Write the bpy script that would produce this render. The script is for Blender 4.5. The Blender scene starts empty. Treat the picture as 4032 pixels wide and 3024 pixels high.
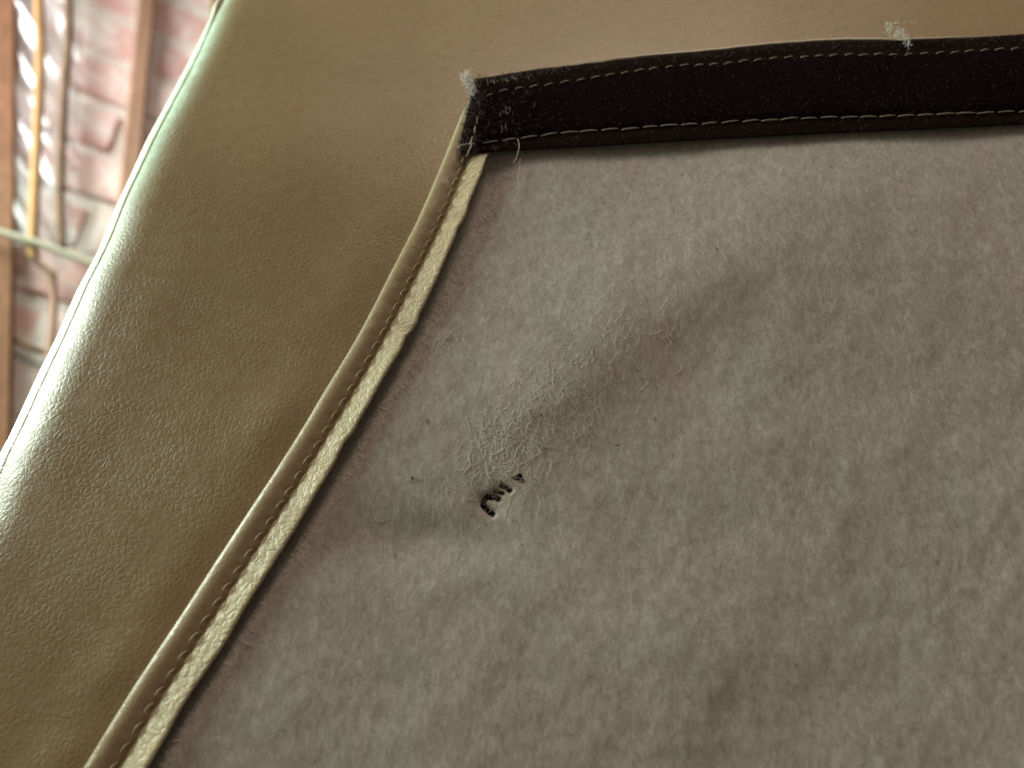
import bpy, bmesh, math, random
import numpy as np
from mathutils import Vector, Matrix, noise

random.seed(7)
rng = np.random.default_rng(7)
sc = bpy.context.scene
col = sc.collection

# ------------------------------------------------------------------ camera
EYE = Vector((0.0, 0.0, 1.0))
LENS, SENS = 26.0, 36.0
HALF = SENS / 2 / LENS
cam_d = bpy.data.cameras.new('camera')
cam = bpy.data.objects.new('camera', cam_d)
col.objects.link(cam)
cam.location = EYE
cam.rotation_euler = (math.radians(90), 0, 0)
cam_d.lens, cam_d.sensor_width = LENS, SENS
cam_d.clip_start, cam_d.clip_end = 0.01, 50
cam_d.dof.use_dof = True
cam_d.dof.focus_distance = 0.215
cam_d.dof.aperture_fstop = 7.8
sc.camera = cam

# ------------------------------------------------------------------ world and lamps
w = bpy.data.worlds.new('World')
sc.world = w
w.use_nodes = True
bg = w.node_tree.nodes['Background']
bg.inputs[0].default_value = (1.0, 0.86, 0.70, 1)
bg.inputs[1].default_value = 0.142


def area(name, loc, aim, size, size_y, watt, color):
    d = bpy.data.lights.new(name, 'AREA')
    d.shape = 'RECTANGLE'
    d.size, d.size_y, d.energy, d.color = size, size_y, watt, color
    o = bpy.data.objects.new(name, d)
    col.objects.link(o)
    o.location = EYE + Vector(loc)
    o.rotation_euler = (Vector(aim) - Vector(loc)).to_track_quat('-Z', 'Y').to_euler()
    return o


# cool window low on the left, a green-tinted one higher, a dim warm room lamp above
area('window_light', (-0.75, 0.68, 0.06), (-0.17, 0.20, -0.02), 0.28, 0.34, 6.5, (0.84, 0.93, 1.0))
area('high_window_light', (-0.70, 0.66, 0.52), (-0.14, 0.22, 0.06), 0.5, 0.45, 5.0, (0.58, 1.0, 0.76))
area('added_left_light', (-1.20, 0.26, 0.46), (0, 0.22, 0.0), 0.45, 0.4, 23.0, (0.82, 1.0, 0.86))  # lamp added on the left to rake the welt and seam allowance
area('room_lamp', (0.15, 0.10, 1.3), (0.05, 0.28, 0.1), 0.5, 0.4, 8.0, (1.0, 0.80, 0.70))
area('added_wall_light', (-0.95, 0.55, 0.80), (-0.50, 1.05, 0.18), 0.5, 0.5, 6.2, (1.0, 0.98, 0.97)).data.spread = math.radians(80)  # added lamp aimed at the bricks, spread narrowed to miss the leather

vs = sc.view_settings
vs.view_transform, vs.look, vs.gamma, vs.exposure = 'Standard', 'None', 1, 0
vs.use_curve_mapping = False

# ------------------------------------------------------------------ geometry helpers
D0, KX, KZ = 0.21, -0.06, 0.43
N = Vector((KX, -1, KZ)).normalized()          # the chair back's own plane, leaning away at the top
P0 = Vector((0, D0, 0))


def ray(u, v):
    return Vector(((u - 2016) / 2016 * HALF, 1, (1512 - v) / 2016 * HALF))


def P(u, v, n=0.0):
    """point of the leaning back's plane, n metres proud of it"""
    r = ray(u, v)
    return EYE + r * ((N.dot(P0) + n) / N.dot(r))


def interp(pts, x):
    xs = [p[0] for p in pts]
    ys = [p[1] for p in pts]
    if x <= xs[0]:
        return ys[0] + (ys[1] - ys[0]) / (xs[1] - xs[0]) * (x - xs[0])
    if x >= xs[-1]:
        return ys[-1] + (ys[-1] - ys[-2]) / (xs[-1] - xs[-2]) * (x - xs[-1])
    # monotone-ish cubic (Catmull-Rom on non-uniform knots)
    i = max(k for k in range(len(xs) - 1) if xs[k] <= x)
    h = xs[i + 1] - xs[i]

    def sl(k):
        if k == 0:
            return (ys[1] - ys[0]) / (xs[1] - xs[0])
        if k == len(xs) - 1:
            return (ys[-1] - ys[-2]) / (xs[-1] - xs[-2])
        return (ys[k + 1] - ys[k - 1]) / (xs[k + 1] - xs[k - 1])
    t = (x - xs[i]) / h
    m0, m1 = sl(i) * h, sl(i + 1) * h
    return ((2 * t**3 - 3 * t**2 + 1) * ys[i] + (t**3 - 2 * t**2 + t) * m0 +
            (-2 * t**3 + 3 * t**2) * ys[i + 1] + (t**3 - t**2) * m1)


def sm(a, b, x):
    t = min(1, max(0, (x - a) / (b - a)))
    return t * t * (3 - 2 * t)


def nz(x, y=0.0, z=0.0):
    return noise.noise(Vector((x, y, z)))


def make(name, verts, faces, mat, parent=None, smooth=True):
    me = bpy.data.meshes.new(name)
    me.from_pydata([tuple(v) for v in verts], [], faces)
    me.update()
    if smooth:
        me.polygons.foreach_set('use_smooth', [True] * len(me.polygons))
    if mat:
        me.materials.append(mat)
    o = bpy.data.objects.new(name, me)
    col.objects.link(o)
    if parent:
        adopt(o, parent)
    return o


def adopt(o, parent):
    o.parent = parent
    o.matrix_parent_inverse = world_of(parent).inverted()


WORLD = {}


def world_of(o):
    return WORLD.get(o.name, Matrix.Identity(4))


def empty(name, loc, label, cat, group=None):
    o = bpy.data.objects.new(name, None)
    col.objects.link(o)
    o.location = loc
    o.empty_display_size = 0.05
    WORLD[o.name] = Matrix.Translation(loc)
    return tag(o, label, cat, group)


def tag(o, label, cat, group=None):
    o['label'], o['category'] = label, cat
    if group:
        o['group'] = group
    return o


def grid_faces(nr, nc, keep=None):
    f = []
    for r in range(nr - 1):
        for c in range(nc - 1):
            if keep is None or keep(r, c):
                f.append((r * nc + c, (r + 1) * nc + c, (r + 1) * nc + c + 1, r * nc + c + 1))
    return f


def tube_data(path, radii, sides=8, caps=True):
    verts, faces = [], []
    n = len(path)
    up = Vector((0.31, -0.8, 0.5)).normalized()
    for i, p in enumerate(path):
        t = (path[min(i + 1, n - 1)] - path[max(i - 1, 0)])
        t = t.normalized() if t.length > 1e-12 else Vector((1, 0, 0))
        a = t.cross(up)
        if a.length < 1e-4:
            a = t.cross(Vector((1, 0, 0)))
        a.normalize()
        b = t.cross(a)
        r = radii[i] if hasattr(radii, '__len__') else radii
        for k in range(sides):
            an = 2 * math.pi * k / sides
            verts.append(p + a * (r * math.cos(an)) + b * (r * math.sin(an)))
    for i in range(n - 1):
        for k in range(sides):
            k2 = (k + 1) % sides
            faces.append((i * sides + k, i * sides + k2, (i + 1) * sides + k2, (i + 1) * sides + k))
    if caps:
        faces.append(tuple(range(sides - 1, -1, -1)))
        faces.append(tuple((n - 1) * sides + k for k in range(sides)))
    return verts, faces


def tubes(name, paths, mat, parent=None, sides=3):
    """many thin fibres joined into one mesh"""
    V, F = [], []
    for path, r in paths:
        v, f = tube_data(path, r, sides, caps=False)
        o = len(V)
        V += v
        F += [tuple(i + o for i in q) for q in f]
    return make(name, V, F, mat, parent)


# ------------------------------------------------------------------ materials
def mat_new(name, rough=0.5, spec=0.5):
    m = bpy.data.materials.new(name)
    m.use_nodes = True
    nt = m.node_tree
    b = nt.nodes['Principled BSDF']
    b.inputs['Roughness'].default_value = rough
    b.inputs['Specular IOR Level'].default_value = spec
    return m, nt, b


def node(nt, kind, **kw):
    n = nt.nodes.new(kind)
    for k, v in kw.items():
        setattr(n, k, v)
    return n


def ramp(nt, fac, stops):
    r = node(nt, 'ShaderNodeValToRGB')
    e = r.color_ramp.elements
    while len(e) < len(stops):
        e.new(0.5)
    for i, (p, c) in enumerate(stops):
        e[i].position = p
        e[i].color = (*c, 1) if len(c) == 3 else c
    nt.links.new(fac, r.inputs[0])
    return r.outputs[0]


def coords(nt, scale=(1, 1, 1), rot=(0, 0, 0)):
    tc = node(nt, 'ShaderNodeTexCoord')
    mp = node(nt, 'ShaderNodeMapping')
    mp.inputs['Scale'].default_value = scale
    mp.inputs['Rotation'].default_value = rot
    nt.links.new(tc.outputs['Object'], mp.inputs[0])
    return mp.outputs[0]


def noise_tex(nt, vec, scale, detail=4, rough=0.55, dist=0.0):
    t = node(nt, 'ShaderNodeTexNoise')
    t.inputs['Scale'].default_value = scale
    t.inputs['Detail'].default_value = detail
    t.inputs['Roughness'].default_value = rough
    t.inputs['Distortion'].default_value = dist
    nt.links.new(vec, t.inputs['Vector'])
    return t.outputs['Fac']


def math_n(nt, op, a, b):
    m = node(nt, 'ShaderNodeMath', operation=op)
    for i, x in enumerate((a, b)):
        if isinstance(x, (int, float)):
            m.inputs[i].default_value = x
        else:
            nt.links.new(x, m.inputs[i])
    return m.outputs[0]


def bump(nt, bsdf, height, dist, strength=1.0):
    b = node(nt, 'ShaderNodeBump')
    b.inputs['Strength'].default_value = strength
    b.inputs['Distance'].default_value = dist
    nt.links.new(height, b.inputs['Height'])
    nt.links.new(b.outputs[0], bsdf.inputs['Normal'])


def mix_col(nt, fac, a, b, mode='MIX'):
    m = node(nt, 'ShaderNodeMix', data_type='RGBA', blend_type=mode)
    for i, x in ((0, fac), (6, a), (7, b)):
        if isinstance(x, (int, float)):
            m.inputs[i].default_value = x
        elif isinstance(x, tuple):
            m.inputs[i].default_value = (*x, 1)
        else:
            nt.links.new(x, m.inputs[i])
    return m.outputs[2]


def leather(name, base, cell, depth, rough, warp=0.35, coarse=True):
    m, nt, b = mat_new(name, rough, 0.5)
    v = coords(nt)
    # wobble the cells so they do not read as a regular net
    wn = node(nt, 'ShaderNodeTexNoise')
    wn.inputs['Scale'].default_value = 0.45 / cell
    wn.inputs['Detail'].default_value = 2
    nt.links.new(v, wn.inputs['Vector'])
    sc_ = node(nt, 'ShaderNodeVectorMath', operation='SCALE')
    sc_.inputs['Scale'].default_value = cell * 2.2 * warp
    nt.links.new(wn.outputs['Color'], sc_.inputs[0])
    ad = node(nt, 'ShaderNodeVectorMath', operation='ADD')
    nt.links.new(v, ad.inputs[0])
    nt.links.new(sc_.outputs[0], ad.inputs[1])
    vo = node(nt, 'ShaderNodeTexVoronoi', feature='DISTANCE_TO_EDGE')
    vo.inputs['Scale'].default_value = 1 / cell
    nt.links.new(ad.outputs[0], vo.inputs['Vector'])
    crease = ramp(nt, vo.outputs['Distance'], [(0.0, (0, 0, 0)), (0.22, (0.8, 0.8, 0.8)), (0.6, (1, 1, 1))])
    vo2 = node(nt, 'ShaderNodeTexVoronoi', feature='DISTANCE_TO_EDGE')
    vo2.inputs['Scale'].default_value = 2.3 / cell
    nt.links.new(ad.outputs[0], vo2.inputs['Vector'])
    crease2 = ramp(nt, vo2.outputs['Distance'], [(0.0, (0, 0, 0)), (0.3, (1, 1, 1))])
    fine = noise_tex(nt, v, 4.0 / cell, 3)
    amt = noise_tex(nt, v, 0.16 / cell, 3)
    amt = ramp(nt, amt, [(0.3, (0.35, 0.35, 0.35)), (0.7, (1, 1, 1))])
    h = math_n(nt, 'ADD', math_n(nt, 'MULTIPLY', crease, amt),
               math_n(nt, 'ADD', math_n(nt, 'MULTIPLY', crease2, 0.22), math_n(nt, 'MULTIPLY', fine, 0.25)))
    big = noise_tex(nt, v, 22, 3)
    c = ramp(nt, big, [(0.3, tuple(x * 0.93 for x in base)), (0.7, tuple(x * 1.06 for x in base))])
    spots = noise_tex(nt, v, 900, 2)
    c = mix_col(nt, 0.10, c, ramp(nt, spots, [(0.35, tuple(x * 0.6 for x in base)), (0.65, tuple(x * 1.3 for x in base))]))
    nt.links.new(c, b.inputs['Base Color'])
    rr = ramp(nt, noise_tex(nt, v, 300, 3), [(0.3, (rough - .07,) * 3), (0.7, (rough + .08,) * 3)])
    nt.links.new(rr, b.inputs['Roughness'])
    bump(nt, b, h, depth)
    return m


TAN = (0.232, 0.156, 0.071)
M_leather = leather('tan_leather', TAN, 0.0018, 0.00007, 0.39)
M_welt = leather('welt_leather', (0.30, 0.215, 0.115), 0.0017, 0.00005, 0.42)
M_flange_lit = leather('flange_leather_lit', (0.53, 0.445, 0.275), 0.0022, 0.00017, 0.45, 0.8)  # paler than the panel's leather: raking light painted into the colour

# felt
M_felt, nt, b = mat_new('grey_felt', 0.95, 0.15)
v = coords(nt, (1, 1, 0.55))
vv = coords(nt, (1.0, 1.0, 0.30))
n1 = noise_tex(nt, v, 480, 6, 0.62, 0.6)
n2 = noise_tex(nt, v, 90, 4, 0.55, 0.4)
n3 = noise_tex(nt, vv, 850, 4, 0.6, 1.2)
f = math_n(nt, 'ADD', math_n(nt, 'MULTIPLY', n1, 0.45), math_n(nt, 'ADD', math_n(nt, 'MULTIPLY', n2, 0.12), math_n(nt, 'MULTIPLY', n3, 0.43)))
c = ramp(nt, f, [(0.37, (0.280, 0.245, 0.200)), (0.5, (0.356, 0.320, 0.270)), (0.64, (0.46, 0.424, 0.370))])
hue = noise_tex(nt, v, 38, 3, 0.6, 1.0)
c = mix_col(nt, 1.0, c, ramp(nt, hue, [(0.38, (0.98, 1.0, 0.97)), (0.62, (1.015, 0.98, 0.985))]), 'MULTIPLY')
sp = noise_tex(nt, v, 420, 1, 0.4)
c = mix_col(nt, ramp(nt, sp, [(0.77, (0, 0, 0)), (0.83, (0.55, 0.55, 0.55))]), c, (0.11, 0.075, 0.05))
nt.links.new(c, b.inputs['Base Color'])
b.inputs['Sheen Weight'].default_value = 0.25
bump(nt, b, math_n(nt, 'ADD', n1, math_n(nt, 'MULTIPLY', n3, 0.6)), 0.0006, 0.22)

M_fuzz, nt, b = mat_new('felt_fibre', 0.8, 0.2)
b.inputs['Base Color'].default_value = (0.74, 0.69, 0.61, 1)
M_nap, nt, b = mat_new('felt_nap', 0.9, 0.1)
b.inputs['Base Color'].default_value = (0.44, 0.395, 0.335, 1)
M_lint, nt, b = mat_new('white_lint', 0.8, 0.2)
b.inputs['Base Color'].default_value = (0.76, 0.72, 0.66, 1)
M_near_black, nt, b = mat_new('near_black', 0.95, 0.05)
nt.links.new(ramp(nt, noise_tex(nt, coords(nt), 700, 3), [(0.3, (0.006, 0.005, 0.003)), (0.8, (0.03, 0.024, 0.014))]), b.inputs['Base Color'])

# hook-and-loop tape: pile between the stitch rows and woven selvedge
M_pile, nt, b = mat_new('dark_pile', 1.0, 0.0)
v = coords(nt)
pn = noise_tex(nt, v, 900, 4, 0.7)
nt.links.new(ramp(nt, pn, [(0.3, (0.0042, 0.0025, 0.0029)), (0.75, (0.0140, 0.0085, 0.0088))]), b.inputs['Base Color'])
bump(nt, b, pn, 0.0004, 0.7)
M_selv, nt, b = mat_new('dark_selvedge', 0.9, 0.03)
v = coords(nt)
wv = node(nt, 'ShaderNodeTexWave', bands_direction='X')
wv.inputs['Scale'].default_value = 420
wv.inputs['Distortion'].default_value = 1.0
nt.links.new(v, wv.inputs['Vector'])
wf = math_n(nt, 'ADD', math_n(nt, 'MULTIPLY', wv.outputs['Fac'], 0.5), math_n(nt, 'MULTIPLY', noise_tex(nt, v, 500, 4), 0.6))
nt.links.new(ramp(nt, wf, [(0.2, (0.005, 0.0026, 0.0022)), (0.9, (0.017, 0.0092, 0.0072))]), b.inputs['Base Color'])
bump(nt, b, wf, 0.00025, 0.8)
M_darkfuzz, nt, b = mat_new('dark_fibre', 0.7, 0.3)
b.inputs['Base Color'].default_value = (0.055, 0.032, 0.030, 1)

M_thread, nt, b = mat_new('tan_thread', 0.6, 0.35)
v = coords(nt)
nt.links.new(ramp(nt, noise_tex(nt, v, 1500, 2), [(0.3, (0.18, 0.14, 0.10)), (0.7, (0.33, 0.27, 0.20))]), b.inputs['Base Color'])
M_thread2, nt, b = mat_new('cream_thread', 0.5, 0.4)
b.inputs['Base Color'].default_value = (0.33, 0.25, 0.14, 1)
M_edge, nt, b = mat_new('cream_edge', 0.6, 0.3)
b.inputs['Base Color'].default_value = (0.62, 0.52, 0.40, 1)

# background
M_brick, nt, b = mat_new('whitewashed_brick', 0.8, 0.25)
oi = node(nt, 'ShaderNodeObjectInfo')
tc = node(nt, 'ShaderNodeTexCoord')
off = node(nt, 'ShaderNodeVectorMath', operation='ADD')
cx = node(nt, 'ShaderNodeCombineXYZ')
nt.links.new(math_n(nt, 'MULTIPLY', oi.outputs['Random'], 7.0), cx.inputs[0])
nt.links.new(tc.outputs['Object'], off.inputs[0])
nt.links.new(cx.outputs[0], off.inputs[1])
red = ramp(nt, oi.outputs['Random'], [(0.0, (0.47, 0.245, 0.215)), (0.5, (0.53, 0.31, 0.275)), (1.0, (0.57, 0.39, 0.34))])
wn_ = noise_tex(nt, off.outputs[0], 11, 5, 0.6, 0.8)
wn2 = noise_tex(nt, off.outputs[0], 45, 4, 0.6, 0.4)
wm = math_n(nt, 'ADD', math_n(nt, 'MULTIPLY', wn_, 0.72), math_n(nt, 'MULTIPLY', wn2, 0.28))
c = mix_col(nt, ramp(nt, wm, [(0.44, (0.08, 0.08, 0.08)), (0.60, (0.92, 0.92, 0.92))]), red, (0.68, 0.63, 0.57))
nt.links.new(c, b.inputs['Base Color'])
bump(nt, b, wm, 0.004, 0.6)
M_mortar, nt, b = mat_new('pale_mortar', 0.9, 0.2)
v = coords(nt)
nt.links.new(ramp(nt, noise_tex(nt, v, 30, 5), [(0.3, (0.52, 0.46, 0.40)), (0.7, (0.68, 0.63, 0.57))]), b.inputs['Base Color'])
bump(nt, b, noise_tex(nt, v, 60, 4), 0.004, 0.6)


def wood(name, a, bcol):
    m, nt, b = mat_new(name, 0.6, 0.3)
    v = coords(nt, (9, 9, 0.8))
    nt.links.new(ramp(nt, noise_tex(nt, v, 9, 5, 0.6, 1.5), [(0.3, a), (0.7, bcol)]), b.inputs['Base Color'])
    return m


M_wood_dark = wood('dark_brown_wood', (0.10, 0.042, 0.016), (0.18, 0.08, 0.034))
M_wood = wood('brown_wood', (0.16, 0.088, 0.052), (0.25, 0.142, 0.090))
M_ochre = wood('ochre_cord', (0.20, 0.105, 0.032), (0.30, 0.165, 0.055))
M_black = wood('black_brown_cord', (0.04, 0.022, 0.010), (0.16, 0.09, 0.045))
M_cable, nt, b = mat_new('pale_cable', 0.4, 0.5)
b.inputs['Base Color'].default_value = (0.30, 0.29, 0.21, 1)
# clear film: mostly see-through, glossy on the folds
M_film = bpy.data.materials.new('clear_plastic_film')
M_film.use_nodes = True
nt = M_film.node_tree
nt.nodes.clear()
out = node(nt, 'ShaderNodeOutputMaterial')
tr = node(nt, 'ShaderNodeBsdfTransparent')
tr.inputs[0].default_value = (0.95, 0.96, 0.97, 1)
gl = node(nt, 'ShaderNodeBsdfGlossy')
gl.inputs['Roughness'].default_value = 0.36
df = node(nt, 'ShaderNodeBsdfDiffuse')
df.inputs[0].default_value = (0.75, 0.77, 0.80, 1)
m1 = node(nt, 'ShaderNodeMixShader')
m1.inputs[0].default_value = 0.35
nt.links.new(gl.outputs[0], m1.inputs[1])
nt.links.new(df.outputs[0], m1.inputs[2])
m2 = node(nt, 'ShaderNodeMixShader')
m2.inputs[0].default_value = 0.30
nt.links.new(tr.outputs[0], m2.inputs[1])
nt.links.new(m1.outputs[0], m2.inputs[2])
nt.links.new(m2.outputs[0], out.inputs[0])

# ------------------------------------------------------------------ brick wall behind
E1 = Vector((1, 0.45, -0.28)).normalized()
E2 = Vector((0.08, 0.45, 1)).normalized()
E2 = (E2 - E1 * E1.dot(E2)).normalized()
E3 = E1.cross(E2).normalized()                  # towards the room
if E3.y > 0:
    E3 = -E3
W0 = EYE + ray(300, 700) * 1.0
WM = Matrix((E1, E2, -E3 if E1.cross(E2).dot(E3) < 0 else E3)).transposed().to_4x4()


def wall_at(u, v, h=0.0):
    """wall coordinates (along, up) of the wall spot seen there, h metres proud"""
    r = ray(u, v)
    t = (E3.dot(W0 - EYE) + h) / E3.dot(r)
    q = EYE + r * t - W0
    return q.dot(E1), q.dot(E2)


def wpt(a, b_, h=0.0):
    return W0 + E1 * a + E2 * b_ + E3 * h


def wpix(u, v, h):
    a, b_ = wall_at(u, v, h)
    return wpt(a, b_, h)


wall = empty('brick_wall', wpt(0.0, -0.75), 'whitewashed pinkish red brick wall behind the tan leather upholstery', 'wall')
mo = [wpt(x, y, h) for h in (-0.0075, -0.11) for x, y in ((-0.75, -0.75), (0.85, -0.75), (0.85, 0.62), (-0.75, 0.62))]
make('mortar', mo, [(0, 1, 2, 3), (7, 6, 5, 4), (0, 4, 5, 1), (1, 5, 6, 2), (2, 6, 7, 3), (3, 7, 4, 0)], M_mortar, wall, False)


def brick_mesh(k):
    bm = bmesh.new()
    bmesh.ops.create_cube(bm, size=1)
    r_ = random.Random(k)
    for vv_ in bm.verts:
        vv_.co.x *= 0.200 + r_.uniform(-.004, .004)
        vv_.co.y *= 0.066 + r_.uniform(-.003, .003)
        vv_.co.z *= 0.06
    bmesh.ops.bevel(bm, geom=bm.edges[:], offset=0.005, segments=1, affect='EDGES')
    me = bpy.data.meshes.new('brick')
    bm.to_mesh(me)
    bm.free()
    me.materials.append(M_brick)
    return me


brick_meshes = [brick_mesh(k) for k in range(5)]
ROT = Matrix((E1, E2, E3)).transposed().to_4x4()
CP = 0.080
for rI in range(-8, 8):
    for cI in range(-4, 5):
        a = cI * 0.212 + (0.106 if rI % 2 else 0) + 0.03
        bb = rI * CP + 0.012
        if abs(a) > 0.70 or bb < -0.68 or bb > 0.56:
            continue
        o = bpy.data.objects.new('brick', random.choice(brick_meshes))
        col.objects.link(o)
        o.matrix_world = Matrix.Translation(wpt(a + random.uniform(-.004, .004), bb, -0.034 + random.uniform(-.004, .004))) @ ROT @ Matrix.Rotation(random.uniform(-.02, .02), 4, 'Z')
        WORLD[o.name] = o.matrix_world.copy()
        adopt(o, wall)


def strip_on_wall(name, pts, width, depth, mat, label, cat, h0=0.0, group=None):
    """a square-edged timber following the given run down the wall"""
    cs = [wpix(u, v_, h0 + depth) for u, v_ in pts]
    V, F = [], []
    n_ = len(cs)
    ch = width * 0.12
    prof = [(-width / 2, -depth), (-width / 2, -ch), (-width / 2 + ch, 0), (width / 2 - ch, 0), (width / 2, -ch), (width / 2, -depth)]
    for i, p in enumerate(cs):
        t = (cs[min(i + 1, n_ - 1)] - cs[max(i - 1, 0)]).normalized()
        s = t.cross(E3).normalized()
        for (x, z) in prof:
            V.append(p + s * x + E3 * z)
    m_ = len(prof)
    for i in range(n_ - 1):
        for k in range(m_):
            k2 = (k + 1) % m_
            F.append((i * m_ + k, i * m_ + k2, (i + 1) * m_ + k2, (i + 1) * m_ + k))
    F += [tuple(range(m_)), tuple(range((n_ - 1) * m_ + m_ - 1, (n_ - 1) * m_ - 1, -1))]
    return tag(make(name, V, F, mat, None, False), label, cat, group)


strip_on_wall('timber_batten', [(18, -260), (12, 700), (-14, 1900), (-30, 2300)], 0.026, 0.020, M_wood_dark,
              'dark brown timber batten fixed upright on the brick wall beside the clear plastic film', 'batten')
strip_on_wall('timber_batten', [(598, -260), (578, 0), (500, 800), (440, 1400), (400, 1900)], 0.024, 0.018, M_wood,
              'mid brown timber batten on the brick wall, half hidden by the leather edge', 'batten')


def cord(name, pts, r, mat, label, h=0.012):
    us = [(k, p[0]) for k, p in enumerate(pts)]
    vs_ = [(k, p[1]) for k, p in enumerate(pts)]
    path = []
    n_ = (len(pts) - 1) * 8
    for k in range(n_ + 1):
        x = k / 8
        path.append(wpix(interp(us, x), interp(vs_, x), h))
    V, F = tube_data(path, r, 8)
    return tag(make(name, V, F, mat), label, 'cord')


cord('ochre_cord', [(152, -250), (152, 0), (158, 200), (150, 450), (138, 700), (128, 960), (134, 1012)], 0.0065, M_ochre,
     'thick ochre cord running down over the clear plastic film on the wall', 0.030)
cord('blackish_cord', [(272, -250), (270, 0), (268, 190), (256, 300), (240, 560), (232, 800), (242, 985)], 0.0062, M_black,
     'thin blackish brown cord hanging beside the thick ochre cord', 0.028)
cord('thin_ochre_cord', [(850, -250), (848, 0), (850, 70), (826, 200), (790, 420), (750, 700)], 0.0062, M_ochre,
     'thin ochre cord on the brick wall close behind the leather edge', 0.012)
cord('pale_cable', [(-420, 790), (0, 915), (200, 975), (420, 1060), (800, 1180)], 0.0046, M_cable,
     'pale greyish cable slanting across the wall below the plastic film', 0.040)
cord('brown_cord', [(204, 1075), (212, 1180), (208, 1280), (203, 1345), (196, 1420)], 0.0048, M_wood,
     'short brown cord hanging down the bricks below the dark twig', 0.012)
cord('dark_twig', [(128, 1018), (170, 1052), (218, 1088)], 0.0042, M_black,
     'short dark twig between the ochre cord and the short brown cord', 0.036)
cord('dark_wire', [(-60, 1300), (30, 1325), (120, 1368), (215, 1400), (330, 1440)], 0.0042, M_black,
     'thin dark wire slanting over the bricks at the leather edge', 0.010)

# clear plastic film hanging in wrinkled folds
V = []
nr, nc = 140, 60
for r_ in range(nr):
    for c_ in range(nc):
        u = 48 + (330 - 48) * c_ / (nc - 1)
        v_ = -260 + (965 + 260) * r_ / (nr - 1)
        u += -0.035 * v_ + 12 * nz(v_ / 150, 3.1)
        h = 0.014 + 0.008 * nz((u * .86 - v_ * .5) / 62, (u * .5 + v_ * .86) / 330, 1.7) + 0.0030 * nz((u * .8 - v_ * .6) / 30, (u * .6 + v_ * .8) / 170, 5.3)
        V.append(wpix(u, v_, max(0.006, h)))
tag(make('plastic_film', V, grid_faces(nr, nc), M_film), 'clear wrinkled plastic film with white glints over the brick wall', 'plastic film')

# ------------------------------------------------------------------ the chair back
chair = empty('leather_chair', P(2016, 3400) + Vector((0, 0.06, -0.12)),
              'tan leather chair upholstery with torn grey felt lining, welted seam and dark tape strip', 'chair')

SEAM = [(-300, 2150), (200, 1940), (490, 1815), (800, 1688), (1000, 1592), (1325, 1421), (1597, 1260), (1868, 1092), (2000, 1007), (2370, 765), (2679, 562), (3024, 350), (3400, 120)]
RIM = [(-300, 1010), (-100, 915), (0, 868), (100, 815), (250, 745), (450, 640), (720, 505), (950, 405), (1250, 262), (1500, 148), (1810, 0), (2100, -130), (2600, -360), (3400, -760)]


def seam_u(v_):
    return interp(SEAM, v_)


def back_drop(v_):
    """the leather rolls back behind the tape strip"""
    x = max(0.0, 900 - v_)
    return -0.034 * (x / 900) ** 2.5


# --- leather panel: rounded rim, flat face, running on beneath the felt
RR = 0.027
ROWS = [-320 + 3800 * i / 170 for i in range(171)]
NARC, NFLAT = 26, 230
LV, rim_path = [], []
for v_ in ROWS:
    n0 = 0.001 + back_drop(v_)
    ur = interp(RIM, v_)
    e = 30.0
    T = (P(interp(RIM, v_ + e), v_ + e) - P(interp(RIM, v_ - e), v_ - e)).normalized()
    L = -(N.cross(T)).normalized()
    vd = ray(ur, v_).normalized()
    ph = math.atan2(-N.dot(vd), L.dot(vd))
    nq = n0 - RR + RR * math.cos(ph)
    Q = P(ur, v_, nq)
    C = Q - (N * math.cos(ph) + L * math.sin(ph)) * RR
    wob = 0.0009 * nz(v_ / 210, 8.8)
    row = []
    for k in range(NARC):
        a = math.radians(150) * (1 - k / NARC)
        row.append(C + (N * math.cos(a) + L * math.sin(a)) * (RR + wob * math.sin(a)))
    rim_path.append((C, v_, ph, L, wob))
    start = C + N * RR
    # pixel where the flat part begins
    q = start - EYE
    us = 2016 + q.x / q.y / HALF * 2016
    vs2 = 1512 - q.z / q.y / HALF * 2016
    su = seam_u(v_)
    for k in range(NFLAT):
        if k < 120:
            x = us + (su + 60 - us) * (k / 120)
        else:
            x = su + 60 + (4700 - su - 60) * ((k - 120) / (NFLAT - 121)) ** 1.3
        fr = min(1, max(0, (x - us) / max(1, 4700 - us)))
        vy = vs2 + (v_ - vs2) * min(1, (x - us) / 700)
        s_px = x - su
        n_ = n0 - 0.009 * sm(-5, 50, s_px) * sm(300, 620, v_)
        n_ += 0.0008 * nz(x / 420, v_ / 520, 2.0) * sm(us, us + 250, x)
        n_ += 0.0007 * math.exp(-((s_px + 150) / 130) ** 2) * sm(500, 900, v_) * (0.6 + nz(v_ / 300, 4.0))
        row.append(P(x, vy, n_))
    LV += row
make('leather_panel', LV, grid_faces(len(ROWS), NARC + NFLAT), M_leather, chair)

# --- side panel: its turned edge laps over the face leather close to the silhouette
PB = [(-0.36, -0.0003), (-0.345, 0.0000), (-0.33, 0.00018), (-0.31, 0.00030), (-0.285, 0.00036), (-0.25, 0.00038), (-0.21, 0.00038), (-0.17, 0.00038)] + [(-0.12 + 0.12 * k, 0.0004) for k in range(10)]
V = []
for C, v_, ph, L, wob in rim_path:
    split = 0.10 * math.exp(-((v_ - 10) / 90) ** 2)
    jig = 0.010 * nz(v_ / 90, 2.2)
    for k, (da, h) in enumerate(PB):
        a = ph + da + jig + split * (1 if k < 8 else 0)
        h = h + (0.0012 * math.exp(-((v_ - 30) / 70) ** 2) if 1 < k < 7 else 0)
        V.append(C + (N * math.cos(a) + L * math.sin(a)) * (RR + wob * math.sin(a) + h * (1 + 0.2 * nz(v_ / 24, 9.1))))
make('side_panel', V, grid_faces(len(ROWS), len(PB)), M_leather, chair)

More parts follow.
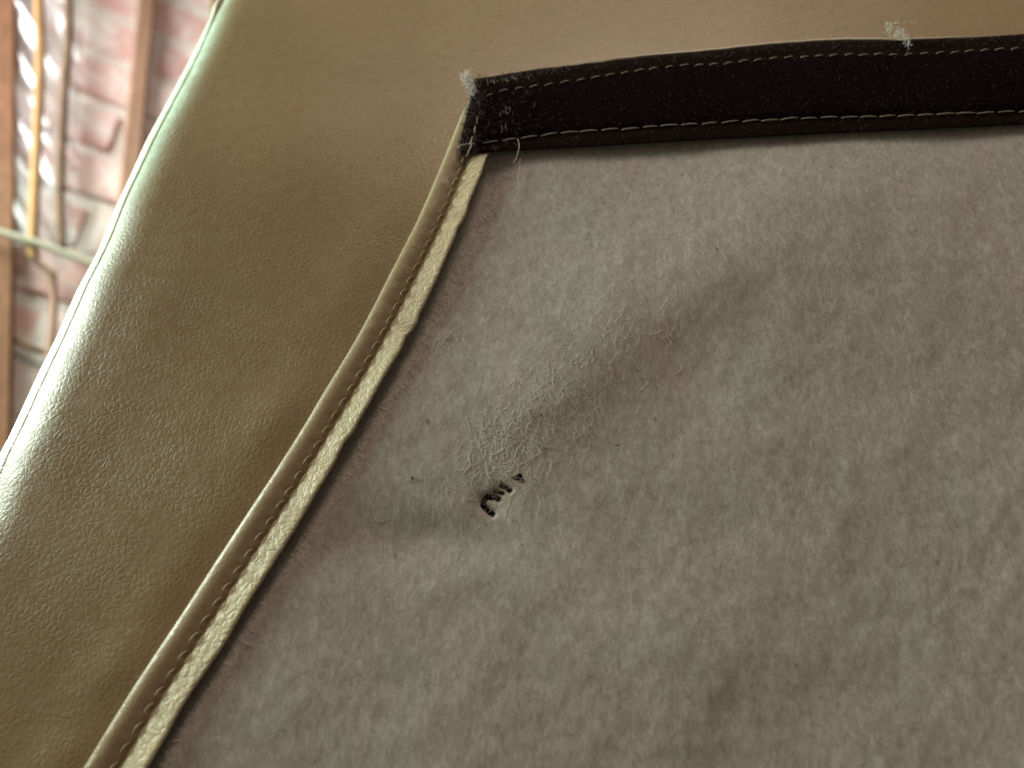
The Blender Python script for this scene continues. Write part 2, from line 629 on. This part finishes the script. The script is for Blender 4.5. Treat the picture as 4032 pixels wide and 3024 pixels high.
# --- seam path in real lengths, one frame per 0.6 mm
raw = [P(seam_u(v_), v_, 0.0) for v_ in np.arange(440, 3420, 5)]
seam = [raw[0]]
acc = 0
STEP = 0.0006
for i in range(1, len(raw)):
    seg = raw[i] - raw[i - 1]
    ln = seg.length
    d = STEP - acc
    while d <= ln:
        seam.append(raw[i - 1] + seg * (d / ln))
        d += STEP
    acc = ln - (d - STEP)
SN = len(seam)
ST, SS = [], []
for i in range(SN):
    t = (seam[min(i + 6, SN - 1)] - seam[max(i - 6, 0)]).normalized()
    ST.append(t)
    SS.append(N.cross(t).normalized())
PITCH = 0.0047


def seam_pt(i, s, n_):
    return seam[i] + SS[i] * s + N * n_


# welt: a folded leather roll, high on its outer edge
WPROF = [(-0.9, -6), (-0.85, 0.0), (-0.75, 0.6), (-0.6, 1.15), (-0.3, 1.65), (0.2, 2.05), (0.9, 2.35), (1.7, 2.5), (2.6, 2.5), (3.6, 2.35), (4.7, 1.95), (5.6, 1.45), (6.3, 0.95), (6.8, 0.45), (7.2, -0.4)]
WV = []
for i in range(SN):
    x = i * STEP
    k1 = 1 + 0.10 * nz(x * 60, 1.1) + 0.05 * nz(x * 200, 7.0)
    dip = 0.25 * math.cos(2 * math.pi * x / PITCH)
    for (s, n_) in WPROF:
        e = sm(4.4, 6.8, s)
        wr = 0.10 * nz(x * 420, s * 0.5, 3.0) * sm(-0.5, 1.2, s)
        WV.append(seam_pt(i, (s + 0.22 * nz(x * 45, 4.4) + e * dip) * 1e-3, (n_ * k1 + wr + e * dip * 0.6) * 1e-3))
welt = make('welt', WV, grid_faces(SN, len(WPROF)), M_welt, chair)

# raw seam allowance beside the welt, its free edge wavy and lifted off the felt
FW = [(0, 4.8), (0.004, 5.3), (0.012, 5.7), (0.03, 6.1), (0.06, 6.3), (0.08, 6.8), (0.10, 6.2), (0.13, 6.3), (0.16, 6.4), (0.20, 6.5), (0.25, 6.5)]
FV = []
FPROF = [0, 0.04, 0.09, 0.16, 0.25, 0.36, 0.48, 0.6, 0.72, 0.84, 0.93, 1.0]
NB = len(FPROF)
edge_pts = []
KINK = [(0.0435, 1.1), (0.083, 1.4), (0.118, 0.7), (0.016, 0.9)]
for i in range(SN):
    x = i * STEP
    wd = 1.06 * interp(FW, x) + 0.60 * nz(x * 70, 2.0) + 0.15 * nz(x * 320, 6.0) + 0.10 * nz(x * 900, 3.0)
    wave = 0.55 * nz(x * 55, 0.3) + 0.25 * nz(x * 150, 5.5)
    for kx, ka in KINK:
        d = (x - kx) / 0.0022
        wave += -0.45 * ka * math.exp(-d * d)
        wd += 0.35 * ka * math.exp(-((x - kx + 0.002) / 0.003) ** 2) - 0.4 * ka * math.exp(-((x - kx - 0.002) / 0.003) ** 2)
    sc_ = 0.42 * abs(math.sin(math.pi * x / PITCH)) ** 0.7      # scalloped where the thread pulls
    top, bot = [], []
    for q_ in FPROF:
        s = 6.95 - sc_ * (1 - sm(0, 0.35, q_)) + wd * q_
        n_ = 0.30 + 0.9 * sm(0, 0.22, q_) + 2.2 * q_ - 0.5 * q_ * q_ + wave * sm(0.1, 1.0, q_) * 0.8
        n_ += 0.14 * nz(x * 500, q_ * 5, 1.0) * sm(0, .2, q_)
        n_ -= 0.25 * sm(0.93, 1.0, q_)
        n_ *= 0.35 + 0.65 * sm(0.011, 0.022, x)      # held down where the tape laps over it
        top.append(seam_pt(i, s * 1e-3, n_ * 1e-3))
        bot.append(seam_pt(i, (s - 0.05) * 1e-3, (n_ - 0.95) * 1e-3))
    FV += top + bot[::-1]
ring = 2 * NB
faces = []
for i in range(SN - 1):
    for k in range(ring):
        k2 = (k + 1) % ring
        faces.append((i * ring + k, (i + 1) * ring + k, (i + 1) * ring + k2, i * ring + k2))
faces.append(tuple(range(ring)))
faces.append(tuple(range((SN - 1) * ring + ring - 1, (SN - 1) * ring - 1, -1)))
flange = make('seam_allowance', FV, faces, M_flange_lit, chair)


def stitch_mesh(length, radius, lift, mat, name='stitch'):
    path, rad = [], []
    for k in range(9):
        t = k / 8
        path.append(Vector((0, (t - 0.5) * length, lift * math.sin(math.pi * t) ** 0.6 - lift * 0.45)))
        rad.append(radius * (0.55 + 0.45 * math.sin(math.pi * t) ** 0.5))
    V, F = tube_data(path, rad, 6)
    me = bpy.data.meshes.new(name)
    me.from_pydata([tuple(q) for q in V], [], F)
    me.polygons.foreach_set('use_smooth', [True] * len(me.polygons))
    me.materials.append(mat)
    return me


def put_stitch(me, pos, tang, up, parent, sc_l=1.0, roll=0.0):
    y = tang.normalized()
    z = (up - y * up.dot(y)).normalized()
    x = y.cross(z)
    R = Matrix((x, y, z)).transposed().to_4x4()
    o = bpy.data.objects.new('stitch', me)
    col.objects.link(o)
    o.matrix_world = Matrix.Translation(pos) @ R @ Matrix.Rotation(roll, 4, 'Z') @ Matrix.Diagonal((1, sc_l, 1, 1))
    adopt(o, parent)
    return o


me_w = stitch_mesh(0.0035, 0.00027, 0.0007, M_thread2)
x = PITCH * 0.5
while x < SN * STEP - 0.004:
    i = int(x / STEP)
    put_stitch(me_w, seam_pt(i, (6.15 + random.uniform(-.1, .1)) * 1e-3, 0.00175 + random.uniform(-.0001, .0001)), ST[i] - SS[i] * 0.10, N - SS[i] * 0.55, welt,
               random.uniform(.9, 1.06), random.uniform(-.06, .06))
    x += PITCH

# --- felt lining with the torn holes
HOLES = [([(1962, 1964), (1945, 1958), (1922, 1955), (1905, 1966), (1901, 1985), (1910, 2000), (1923, 2012), (1938, 2023)], 11),
         ([(1974, 1913), (1990, 1919), (2008, 1930)], 8), ([(2036, 1878), (2046, 1872), (2052, 1888)], 11), ([(1948, 1934), (1980, 1943)], 5.5)]


def seg_dist(px, py, pts):
    best = 1e9
    for (ax, ay), (bx, by) in zip(pts[:-1], pts[1:]):
        dx, dy = bx - ax, by - ay
        t = max(0, min(1, ((px - ax) * dx + (py - ay) * dy) / (dx * dx + dy * dy)))
        best = min(best, math.hypot(px - ax - t * dx, py - ay - t * dy))
    return best


def felt_n(u, v_):
    n_ = 0.0002
    # pulled-up tent running diagonally across the middle, its crease, and slack waves
    du, dv = u - 2420, v_ - 1370
    a = (du * 0.80 - dv * 0.60) / (1000 if du * 0.80 - dv * 0.60 > 0 else 640)          # along the ridge (up-right)
    c_ = (du * 0.60 + dv * 0.80) / 300         # across it (down-right)
    n_ += 0.0024 * math.exp(-a * a) * math.exp(-(c_ + 0.2) ** 2 if c_ < 0 else -(1.35 * c_ + 0.2) ** 2)
    n_ += 0.0010 * math.exp(-((u - 2560) / 520) ** 2 - ((v_ - 2560) / 330) ** 2)
    n_ += 0.0022 * math.exp(-((u - 3400) / 500) ** 2 - ((v_ - 1000) / 420) ** 2)
    n_ -= 0.0017 * math.exp(-((u - 1640) / 330) ** 2 - ((v_ - 2130) / 110) ** 2)
    n_ += 0.0004 * math.exp(-((u - 1745) / 34) ** 2 - ((v_ - 1318) / 26) ** 2)
    n_ += 0.0010 * nz(u / 620, v_ / 520, 0.5) + 0.0003 * nz(u / 190, v_ / 170, 3.5) + 0.00012 * nz(u / 60, v_ / 75, 8.5)
    d = math.hypot((u - 1945) / 1.25, v_ - 1970)
    n_ -= 0.0012 * math.exp(-(d / 60) ** 2)
    if d < 110:                                # torn edges sag into the holes
        h = min(seg_dist(u, v_, pts) - rad for pts, rad in HOLES)
        n_ -= (0.0006 + 0.0004 * nz(u / 7, v_ / 7)) * math.exp(-(max(h, 0) / 7) ** 2)
    # kept down below the lifted seam allowance and tape
    s_px = u - seam_u(v_)
    n_ = n_ * sm(120, 420, s_px) - 0.0022 * (1 - sm(190, 330, s_px))
    n_ *= sm(430, 800, v_)
    return n_


fv = [380 + 14 * i for i in range(106)] + list(np.arange(1864, 2052, 3.2)) + [2062 + 14 * i for i in range(103)]
fq = sorted(set([44 + 9 * i for i in range(20)] + [230 + 15 * i for i in range(31)] + list(np.arange(686, 1160, 3.2)) + [1172 + 15 * i for i in range(185)]))
FE, UV = [], []
for v_ in fv:
    su = seam_u(v_)
    for q_ in fq:
        u = su + q_
        UV.append((u, v_))
        FE.append(P(u, v_, felt_n(u, v_)))
nc = len(fq)


def keep(r, c):
    u, v_ = UV[r * nc + c]
    if not (1790 < u < 2090 and 1840 < v_ < 2060):
        return True
    for pts, rad in HOLES:
        d = seg_dist(u, v_, pts) + 4.5 * nz(u / 14, v_ / 14, rad) + 2.0 * nz(u / 6, v_ / 6, rad)
        if d < rad:
            return False
    return True


felt = make('felt_lining', FE, grid_faces(len(fv), nc, keep), M_felt, chair)
backing = []
for r_ in range(12):
    for c_ in range(16):
        u, v_ = 1700 + 35 * c_, 1800 + 28 * r_
        backing.append(P(u, v_, -0.0050 + 0.0004 * nz(u / 30, v_ / 30)))
make('dark_backing', backing, grid_faces(12, 16), M_near_black, felt)  # near-black sheet set behind the torn holes only

# loose felt fibres lying on and standing off the surface
fib, nap = [], []


def fibre(u, v_, length, rad, lift, ang, curl):
    p = []
    n_seg = 6
    for k in range(n_seg + 1):
        t = k / n_seg
        p.append(P(u, v_, felt_n(u, v_) + 0.00012 + lift * math.sin(math.pi * t)))
        u += math.cos(ang) * length / n_seg
        v_ += math.sin(ang) * length / n_seg
        ang += random.gauss(0, curl)
    return p, [rad * (0.5 + 0.5 * math.sin(math.pi * (k + .5) / (n_seg + 1))) for k in range(n_seg + 1)]


for k in range(7000):
    v_ = random.uniform(560, 3150)
    u = random.uniform(seam_u(v_) + 300, 4200)
    nap.append(fibre(u, v_, random.uniform(10, 42), random.uniform(.000010, .000022), random.uniform(0.0000, .00006), random.gauss(math.pi / 2, 0.75), 0.4))
for k in range(520):                                   # combed-up band over the ridge
    t = random.gauss(0, 0.5)
    u, v_ = 2150 + 400 * t + random.gauss(0, 105), 1590 - 330 * t + random.gauss(0, 90)
    fib.append(fibre(u, v_, random.uniform(25, 80), random.uniform(.000012, .000042), random.uniform(0.0, .00008), random.gauss(math.pi / 2, 0.7), 0.45))
for k in range(150):
    u, v_ = random.gauss(2000, 85), random.gauss(1745, 70)
    fib.append(fibre(u, v_, random.uniform(30, 120), random.uniform(.000015, .00006), random.uniform(0.0, .00012), random.gauss(math.pi / 2, 0.5), 0.4))
for k in range(45):
    u, v_ = random.gauss(1745, 26), random.gauss(1312, 18)
    fib.append(fibre(u, v_, random.uniform(30, 90), random.uniform(.00002, .00004), random.uniform(0.0000, .0002), random.gauss(math.pi / 2, 0.9), 0.5))
for k in range(110):                                    # strands across the holes
    u, v_ = random.gauss(1945, 50), random.gauss(1960, 40)
    fib.append(fibre(u, v_, random.uniform(14, 40), random.uniform(.000015, .00004), random.uniform(0.0, .0002), random.uniform(0, 6.28), 0.5))
for k in range(420):                                   # wisps in the shadow under the seam allowance
    v_ = random.uniform(640, 3100)
    u = seam_u(v_) + random.gauss(225 + 0.02 * v_, 22)
    fib.append(fibre(u, v_, random.uniform(18, 50), random.uniform(.00003, .00006), random.uniform(0.0001, .0007), random.uniform(0, 6.28), 0.6))
fz = tubes('felt_fuzz', fib, M_fuzz, felt)
fz['kind'] = 'stuff'
np_ = tubes('felt_nap', nap, M_nap, felt)
np_['kind'] = 'stuff'

# --- dark tape strip
TOP = [(1700, 338), (1860, 313), (2121, 271), (2294, 252), (2468, 230), (2793, 202), (3023, 178), (3301, 160), (3580, 159), (3858, 146), (4032, 134), (4500, 108)]
BOT = [(1700, 618), (1809, 610), (1925, 600), (2142, 588), (2414, 572), (2800, 550), (3301, 524), (3691, 507), (4032, 490), (4500, 462)]
STT = [(1800, 402), (1920, 377), (1980, 358), (2229, 322), (2400, 295), (2631, 263), (2828, 251), (3028, 231), (3301, 216), (3552, 213), (3803, 202), (3975, 192), (4500, 165)]
STB = [(1700, 592), (1812, 577), (1915, 561), (2050, 542), (2197, 523), (2403, 510), (2739, 488), (2800, 484), (3134, 467), (3552, 454), (4025, 437), (4500, 412)]
END_U = [(0.0, 1864), (0.1, 1850), (0.2, 1856), (0.45, 1838), (0.75, 1818), (0.9, 1812), (1.0, 1812)]   # ragged left end


def tape_n(u, t):
    """height of the tape's face; t = 0 at the top edge, 1 at the bottom edge"""
    lift = 0.0034 - 0.0008 * sm(0.3, 1.0, t) + 0.0006 * nz(u / 300, t * 1.5)
    return lift + 0.0005 * math.sin(math.pi * t) - 0.0004 * (1 - sm(0, 0.05, t)) - 0.0002 * sm(0.95, 1, t)


def tape_uv(a, t):
    u0 = interp(END_U, t) + 4.5 * nz(t * 14, 1.0) + 2.5 * nz(t * 40, 2.0)
    u = u0 + (4450 - u0) * a
    yt, yb = interp(TOP, u), interp(BOT, u)
    yt += 2.5 * nz(u / 60, 5.0)
    return u, yt + (yb - yt) * t


def row_t(u, table):
    return (interp(table, u) - interp(TOP, u)) / (interp(BOT, u) - interp(TOP, u))


TA = [i / 220 for i in range(221)]
TT = [0, 0.03, 0.07, 0.12, 0.17, 0.2, 0.25, 0.35, 0.45, 0.55, 0.65, 0.72, 0.78, 0.82, 0.86, 0.9, 0.95, 0.98, 1.0]
TV, nT = [], len(TT)
for a in TA:
    fr, bk = [], []
    for t in TT:
        u, v_ = tape_uv(a, t)
        n_ = tape_n(u, t)
        pil = sm(0.0, 0.04, t - row_t(u, STT)) * sm(0.0, 0.04, row_t(u, STB) - t)
        n_ += 0.0004 * pil + 0.00012 * nz(u / 9, v_ / 9, 2.0)
        # stitch rows pull the tape in
        n_ -= 0.0004 * math.exp(-((t - row_t(u, STT)) / 0.03) ** 2) + 0.0004 * math.exp(-((t - row_t(u, STB)) / 0.03) ** 2)
        fr.append(P(u, v_, n_))
        bk.append(P(u, v_, tape_n(u, t) - 0.0013))
    TV += fr + bk[::-1]
ring = 2 * nT
faces = []
for i in range(len(TA) - 1):
    for k in range(ring):
        k2 = (k + 1) % ring
        faces.append((i * ring + k, (i + 1) * ring + k, (i + 1) * ring + k2, i * ring + k2))
faces += [tuple(range(ring)), tuple(range((len(TA) - 1) * ring + ring - 1, (len(TA) - 1) * ring - 1, -1))]
tape = make('tape_strip', TV, faces, M_pile, chair)
tape.data.materials.append(M_selv)
for poly in tape.data.polygons:
    if poly.index < (len(TA) - 1) * ring:
        k = poly.index % ring
        i = poly.index // ring
        if k < nT - 1:
            t = (TT[k] + TT[k + 1]) / 2
            u, _ = tape_uv(TA[i], t)
            poly.material_index = 0 if row_t(u, STT) < t < row_t(u, STB) and i > 5 else 1
        else:
            poly.material_index = 1

# cream leather edge showing along the tape's top
path, rad = [], []
for k in range(160):
    u = 2080 + (4480 - 2080) * k / 159
    path.append(P(u, interp(TOP, u) + 2.5 * nz(u / 60, 5.0) - 4.0, tape_n(u, 0) - 0.0004))
    rad.append(max(0.00005, 0.00042 * sm(2080, 2800, u) * (1 - 0.75 * sm(3620, 3900, u)) * (1 + 0.3 * nz(u / 50, 1.0))))
V, F = tube_data(path, rad, 6)
make('cream_edge', V, F, M_edge, tape)


def tape_stitches(table, u0, u1, pitch, frac, radius, mat, slope):
    me = stitch_mesh(1.0, 1.0, 1.0, mat)
    L = frac * pitch * 2 * HALF * D0 / 4032 * 1.12
    me = stitch_mesh(L, radius, 0.00026, mat)
    u = u0
    while u < u1:
        v_ = interp(table, u)
        t = row_t(u, table)
        p = P(u, v_ + random.uniform(-2, 2), tape_n(u, t) + 0.00016)
        q_ = P(u + 10, interp(table, u + 10) - slope * 10, tape_n(u, t) + 0.00016)
        put_stitch(me, p, q_ - P(u, v_, tape_n(u, t) + 0.00016), N, tape, random.uniform(.85, 1.1), random.uniform(-.06, .06))
        u += pitch * random.uniform(.94, 1.06)


tape_stitches(STT, 1925, 4150, 60, 0.60, 0.00022, M_thread, 0.12)
tape_stitches(STB, 1930, 4150, 78, 0.86, 0.00022, M_thread, 0.04)
me_e = stitch_mesh(0.0030, 0.00024, 0.0005, M_thread)
for (ua, va, ub, vb) in ((1883, 395, 1893, 435), (1880, 455, 1878, 492), (1872, 497, 1868, 528), (1862, 535, 1852, 575)):
    a, b_ = P(ua, va, 0.0044), P(ub, vb, 0.0041)
    put_stitch(me_e, (a + b_) / 2, b_ - a, N, tape, (a - b_).length / 0.0030)


def pix_path(pts, jit=0.0):
    """pts of (u, v, height over the plane), smoothed"""
    out_ = []
    us, vs_, hs = ([(k, p[j]) for k, p in enumerate(pts)] for j in range(3))
    us, vs_, hs = list(us), list(vs_), list(hs)
    n_ = (len(pts) - 1) * 6
    for k in range(n_ + 1):
        x = k / 6
        out_.append(P(interp(us, x), interp(vs_, x), interp(hs, x)))
    return out_


tl = [[(1868, 566, .0043), (1835, 569, .0047), (1815, 573, .0046), (1806, 583, .0040), (1808, 590, .0034)],
      [(1853, 560, .0043), (1856, 575, .0046), (1848, 592, .0045), (1842, 608, .0038), (1839, 616, .0034)]]
for pts in tl:
    V, F = tube_data(pix_path(pts), 0.00030, 6)
    make('thread_tail', V, F, M_thread, tape)
V, F = tube_data(pix_path([(2040, 548, .0040), (2044, 580, .0042), (2032, 625, .0030), (2022, 640, .0020), (2038, 648, .0014), (2050, 625, .0020), (2046, 660, .0010), (2038, 700, .0008), (2044, 740, .0007), (2026, 790, .0007)]), 0.00007, 5)
make('loose_thread', V, F, M_lint, tape)

# frayed pile fibres on the cut end and the top selvedge
fr = []
for k in range(650):
    t = random.uniform(0, 1)
    a = abs(random.gauss(0, 0.012)) if random.random() < 0.75 else abs(random.gauss(0, 0.06))
    u, v_ = tape_uv(min(a, .5), t)
    h = tape_n(u, t) + 0.0003
    an = random.uniform(0, 6.28)
    p, L = [], random.uniform(8, 30)
    for s in range(5):
        p.append(P(u, v_, h + 0.0006 * math.sin(math.pi * s / 4) * random.uniform(.4, 1.3)))
        u += math.cos(an) * L / 4
        v_ += math.sin(an) * L / 4
        an += random.gauss(0, 0.5)
    fr.append((p, random.uniform(.00004, .00010)))
for k in range(260):
    u = random.uniform(1870, 4200) if k > 120 else random.uniform(1870, 2250)
    v_ = interp(TOP, u) + random.uniform(-2, 22)
    fr.append(([P(u + random.gauss(0, 3) * s, v_ + 4 * s, .0035 + .0004 * math.sin(s)) for s in range(4)], random.uniform(.00004, .00009)))
for k in range(1400):                                  # short pile over the whole face
    t = random.uniform(0.03, 0.97)
    u, v_ = tape_uv(random.uniform(0.01, 0.95), t)
    h = tape_n(u, t) + 0.0004
    an = random.uniform(0, 6.28)
    L = random.uniform(4, 14)
    fr.append(([P(u + math.cos(an) * L * s / 3, v_ + math.sin(an) * L * s / 3, h + 0.00025 * math.sin(math.pi * s / 3)) for s in range(4)], random.uniform(.00002, .00005)))
fz2 = tubes('frayed_pile', fr, M_darkfuzz, tape)
fz2['kind'] = 'stuff'
gl_ = []
for k in range(16):
    u = random.uniform(1880, 2090)
    v_ = interp(TOP, u) + random.uniform(8, 26)
    gl_.append(([P(u + s * random.uniform(-1, 1), v_ + 5 * s, .0046) for s in range(3)], random.uniform(.00005, .00012)))
for k in range(30):
    t = random.uniform(0.1, 0.95)
    u, v_ = tape_uv(0, t)
    u += random.uniform(0, 16)
    gl_.append(([P(u + s * random.uniform(-3, 3), v_ + s * random.uniform(-4, 4), tape_n(u, t) + .0004) for s in range(3)], random.uniform(.00004, .00010)))
for k in range(7):
    u, v_ = random.gauss(1985, 12), random.uniform(410, 520)
    an = random.uniform(0, 6.28)
    gl_.append(([P(u + 5 * s * math.cos(an + s * .4), v_ + 7 * s * math.sin(an + s * .4), tape_n(u, .5) + .0006) for s in range(5)], random.uniform(.00003, .00007)))
gz = tubes('snagged_loops', gl_, M_thread, tape)
gz['kind'] = 'stuff'


# ------------------------------------------------------------------ lint and specks
def lint(name, blobs, label, group=None):
    ps = []
    for (u, v_, su_, sv_, h, cnt, ln) in blobs:
        for k in range(cnt):
            x, y = random.gauss(u, su_), random.gauss(v_, sv_)
            hh = h + random.gauss(0, 0.0007)
            an = random.uniform(0, 6.28)
            L = random.uniform(.5, 1.2) * ln
            p = []
            for s in range(6):
                p.append(P(x, y, hh))
                x += math.cos(an) * L / 5
                y += math.sin(an) * L / 5
                hh += random.gauss(0, .0002)
                an += random.gauss(0, 0.6)
            ps.append((p, random.uniform(.000025, .000060)))
    return tag(tubes(name, ps, M_lint), label, 'lint')


lint('lint_tuft', [(1840, 314, 11, 12, .0050, 170, 26), (1860, 348, 6, 13, .0054, 60, 24), (1838, 296, 12, 9, .0050, 30, 32)],
     'dense white lint tuft caught on the frayed end corner of the tape')
lint('lint_tuft', [(3508, 114, 7, 8, .0048, 34, 22), (3543, 132, 10, 7, .0048, 50, 24), (3566, 148, 8, 7, .0046, 36, 24), (3530, 98, 18, 10, .0050, 9, 34), (3575, 172, 4, 8, .0046, 22, 20), (3590, 82, 8, 4, .0052, 2, 30)],
     'wispy white lint tuft standing off the long top edge of the tape')
V, F = tube_data([P(2420 + 5 * k, 1752 + 2 * math.sin(k), felt_n(2420, 1753) + .0006) for k in range(5)], 0.00013, 5)
tag(make('dark_fibre', V, F, M_near_black), 'short dark hair lying on the felt beside the combed-up fuzz', 'fibre')
V, F = tube_data([P(1622 + 1.5 * k, 1878 + 3 * k, felt_n(1622, 1880) + .0004) for k in range(4)], [.00015, .0003, .0003, .0001], 6)
tag(make('dark_speck', V, F, M_near_black), 'tiny dark speck on the felt between the seam and the torn holes', 'speck')
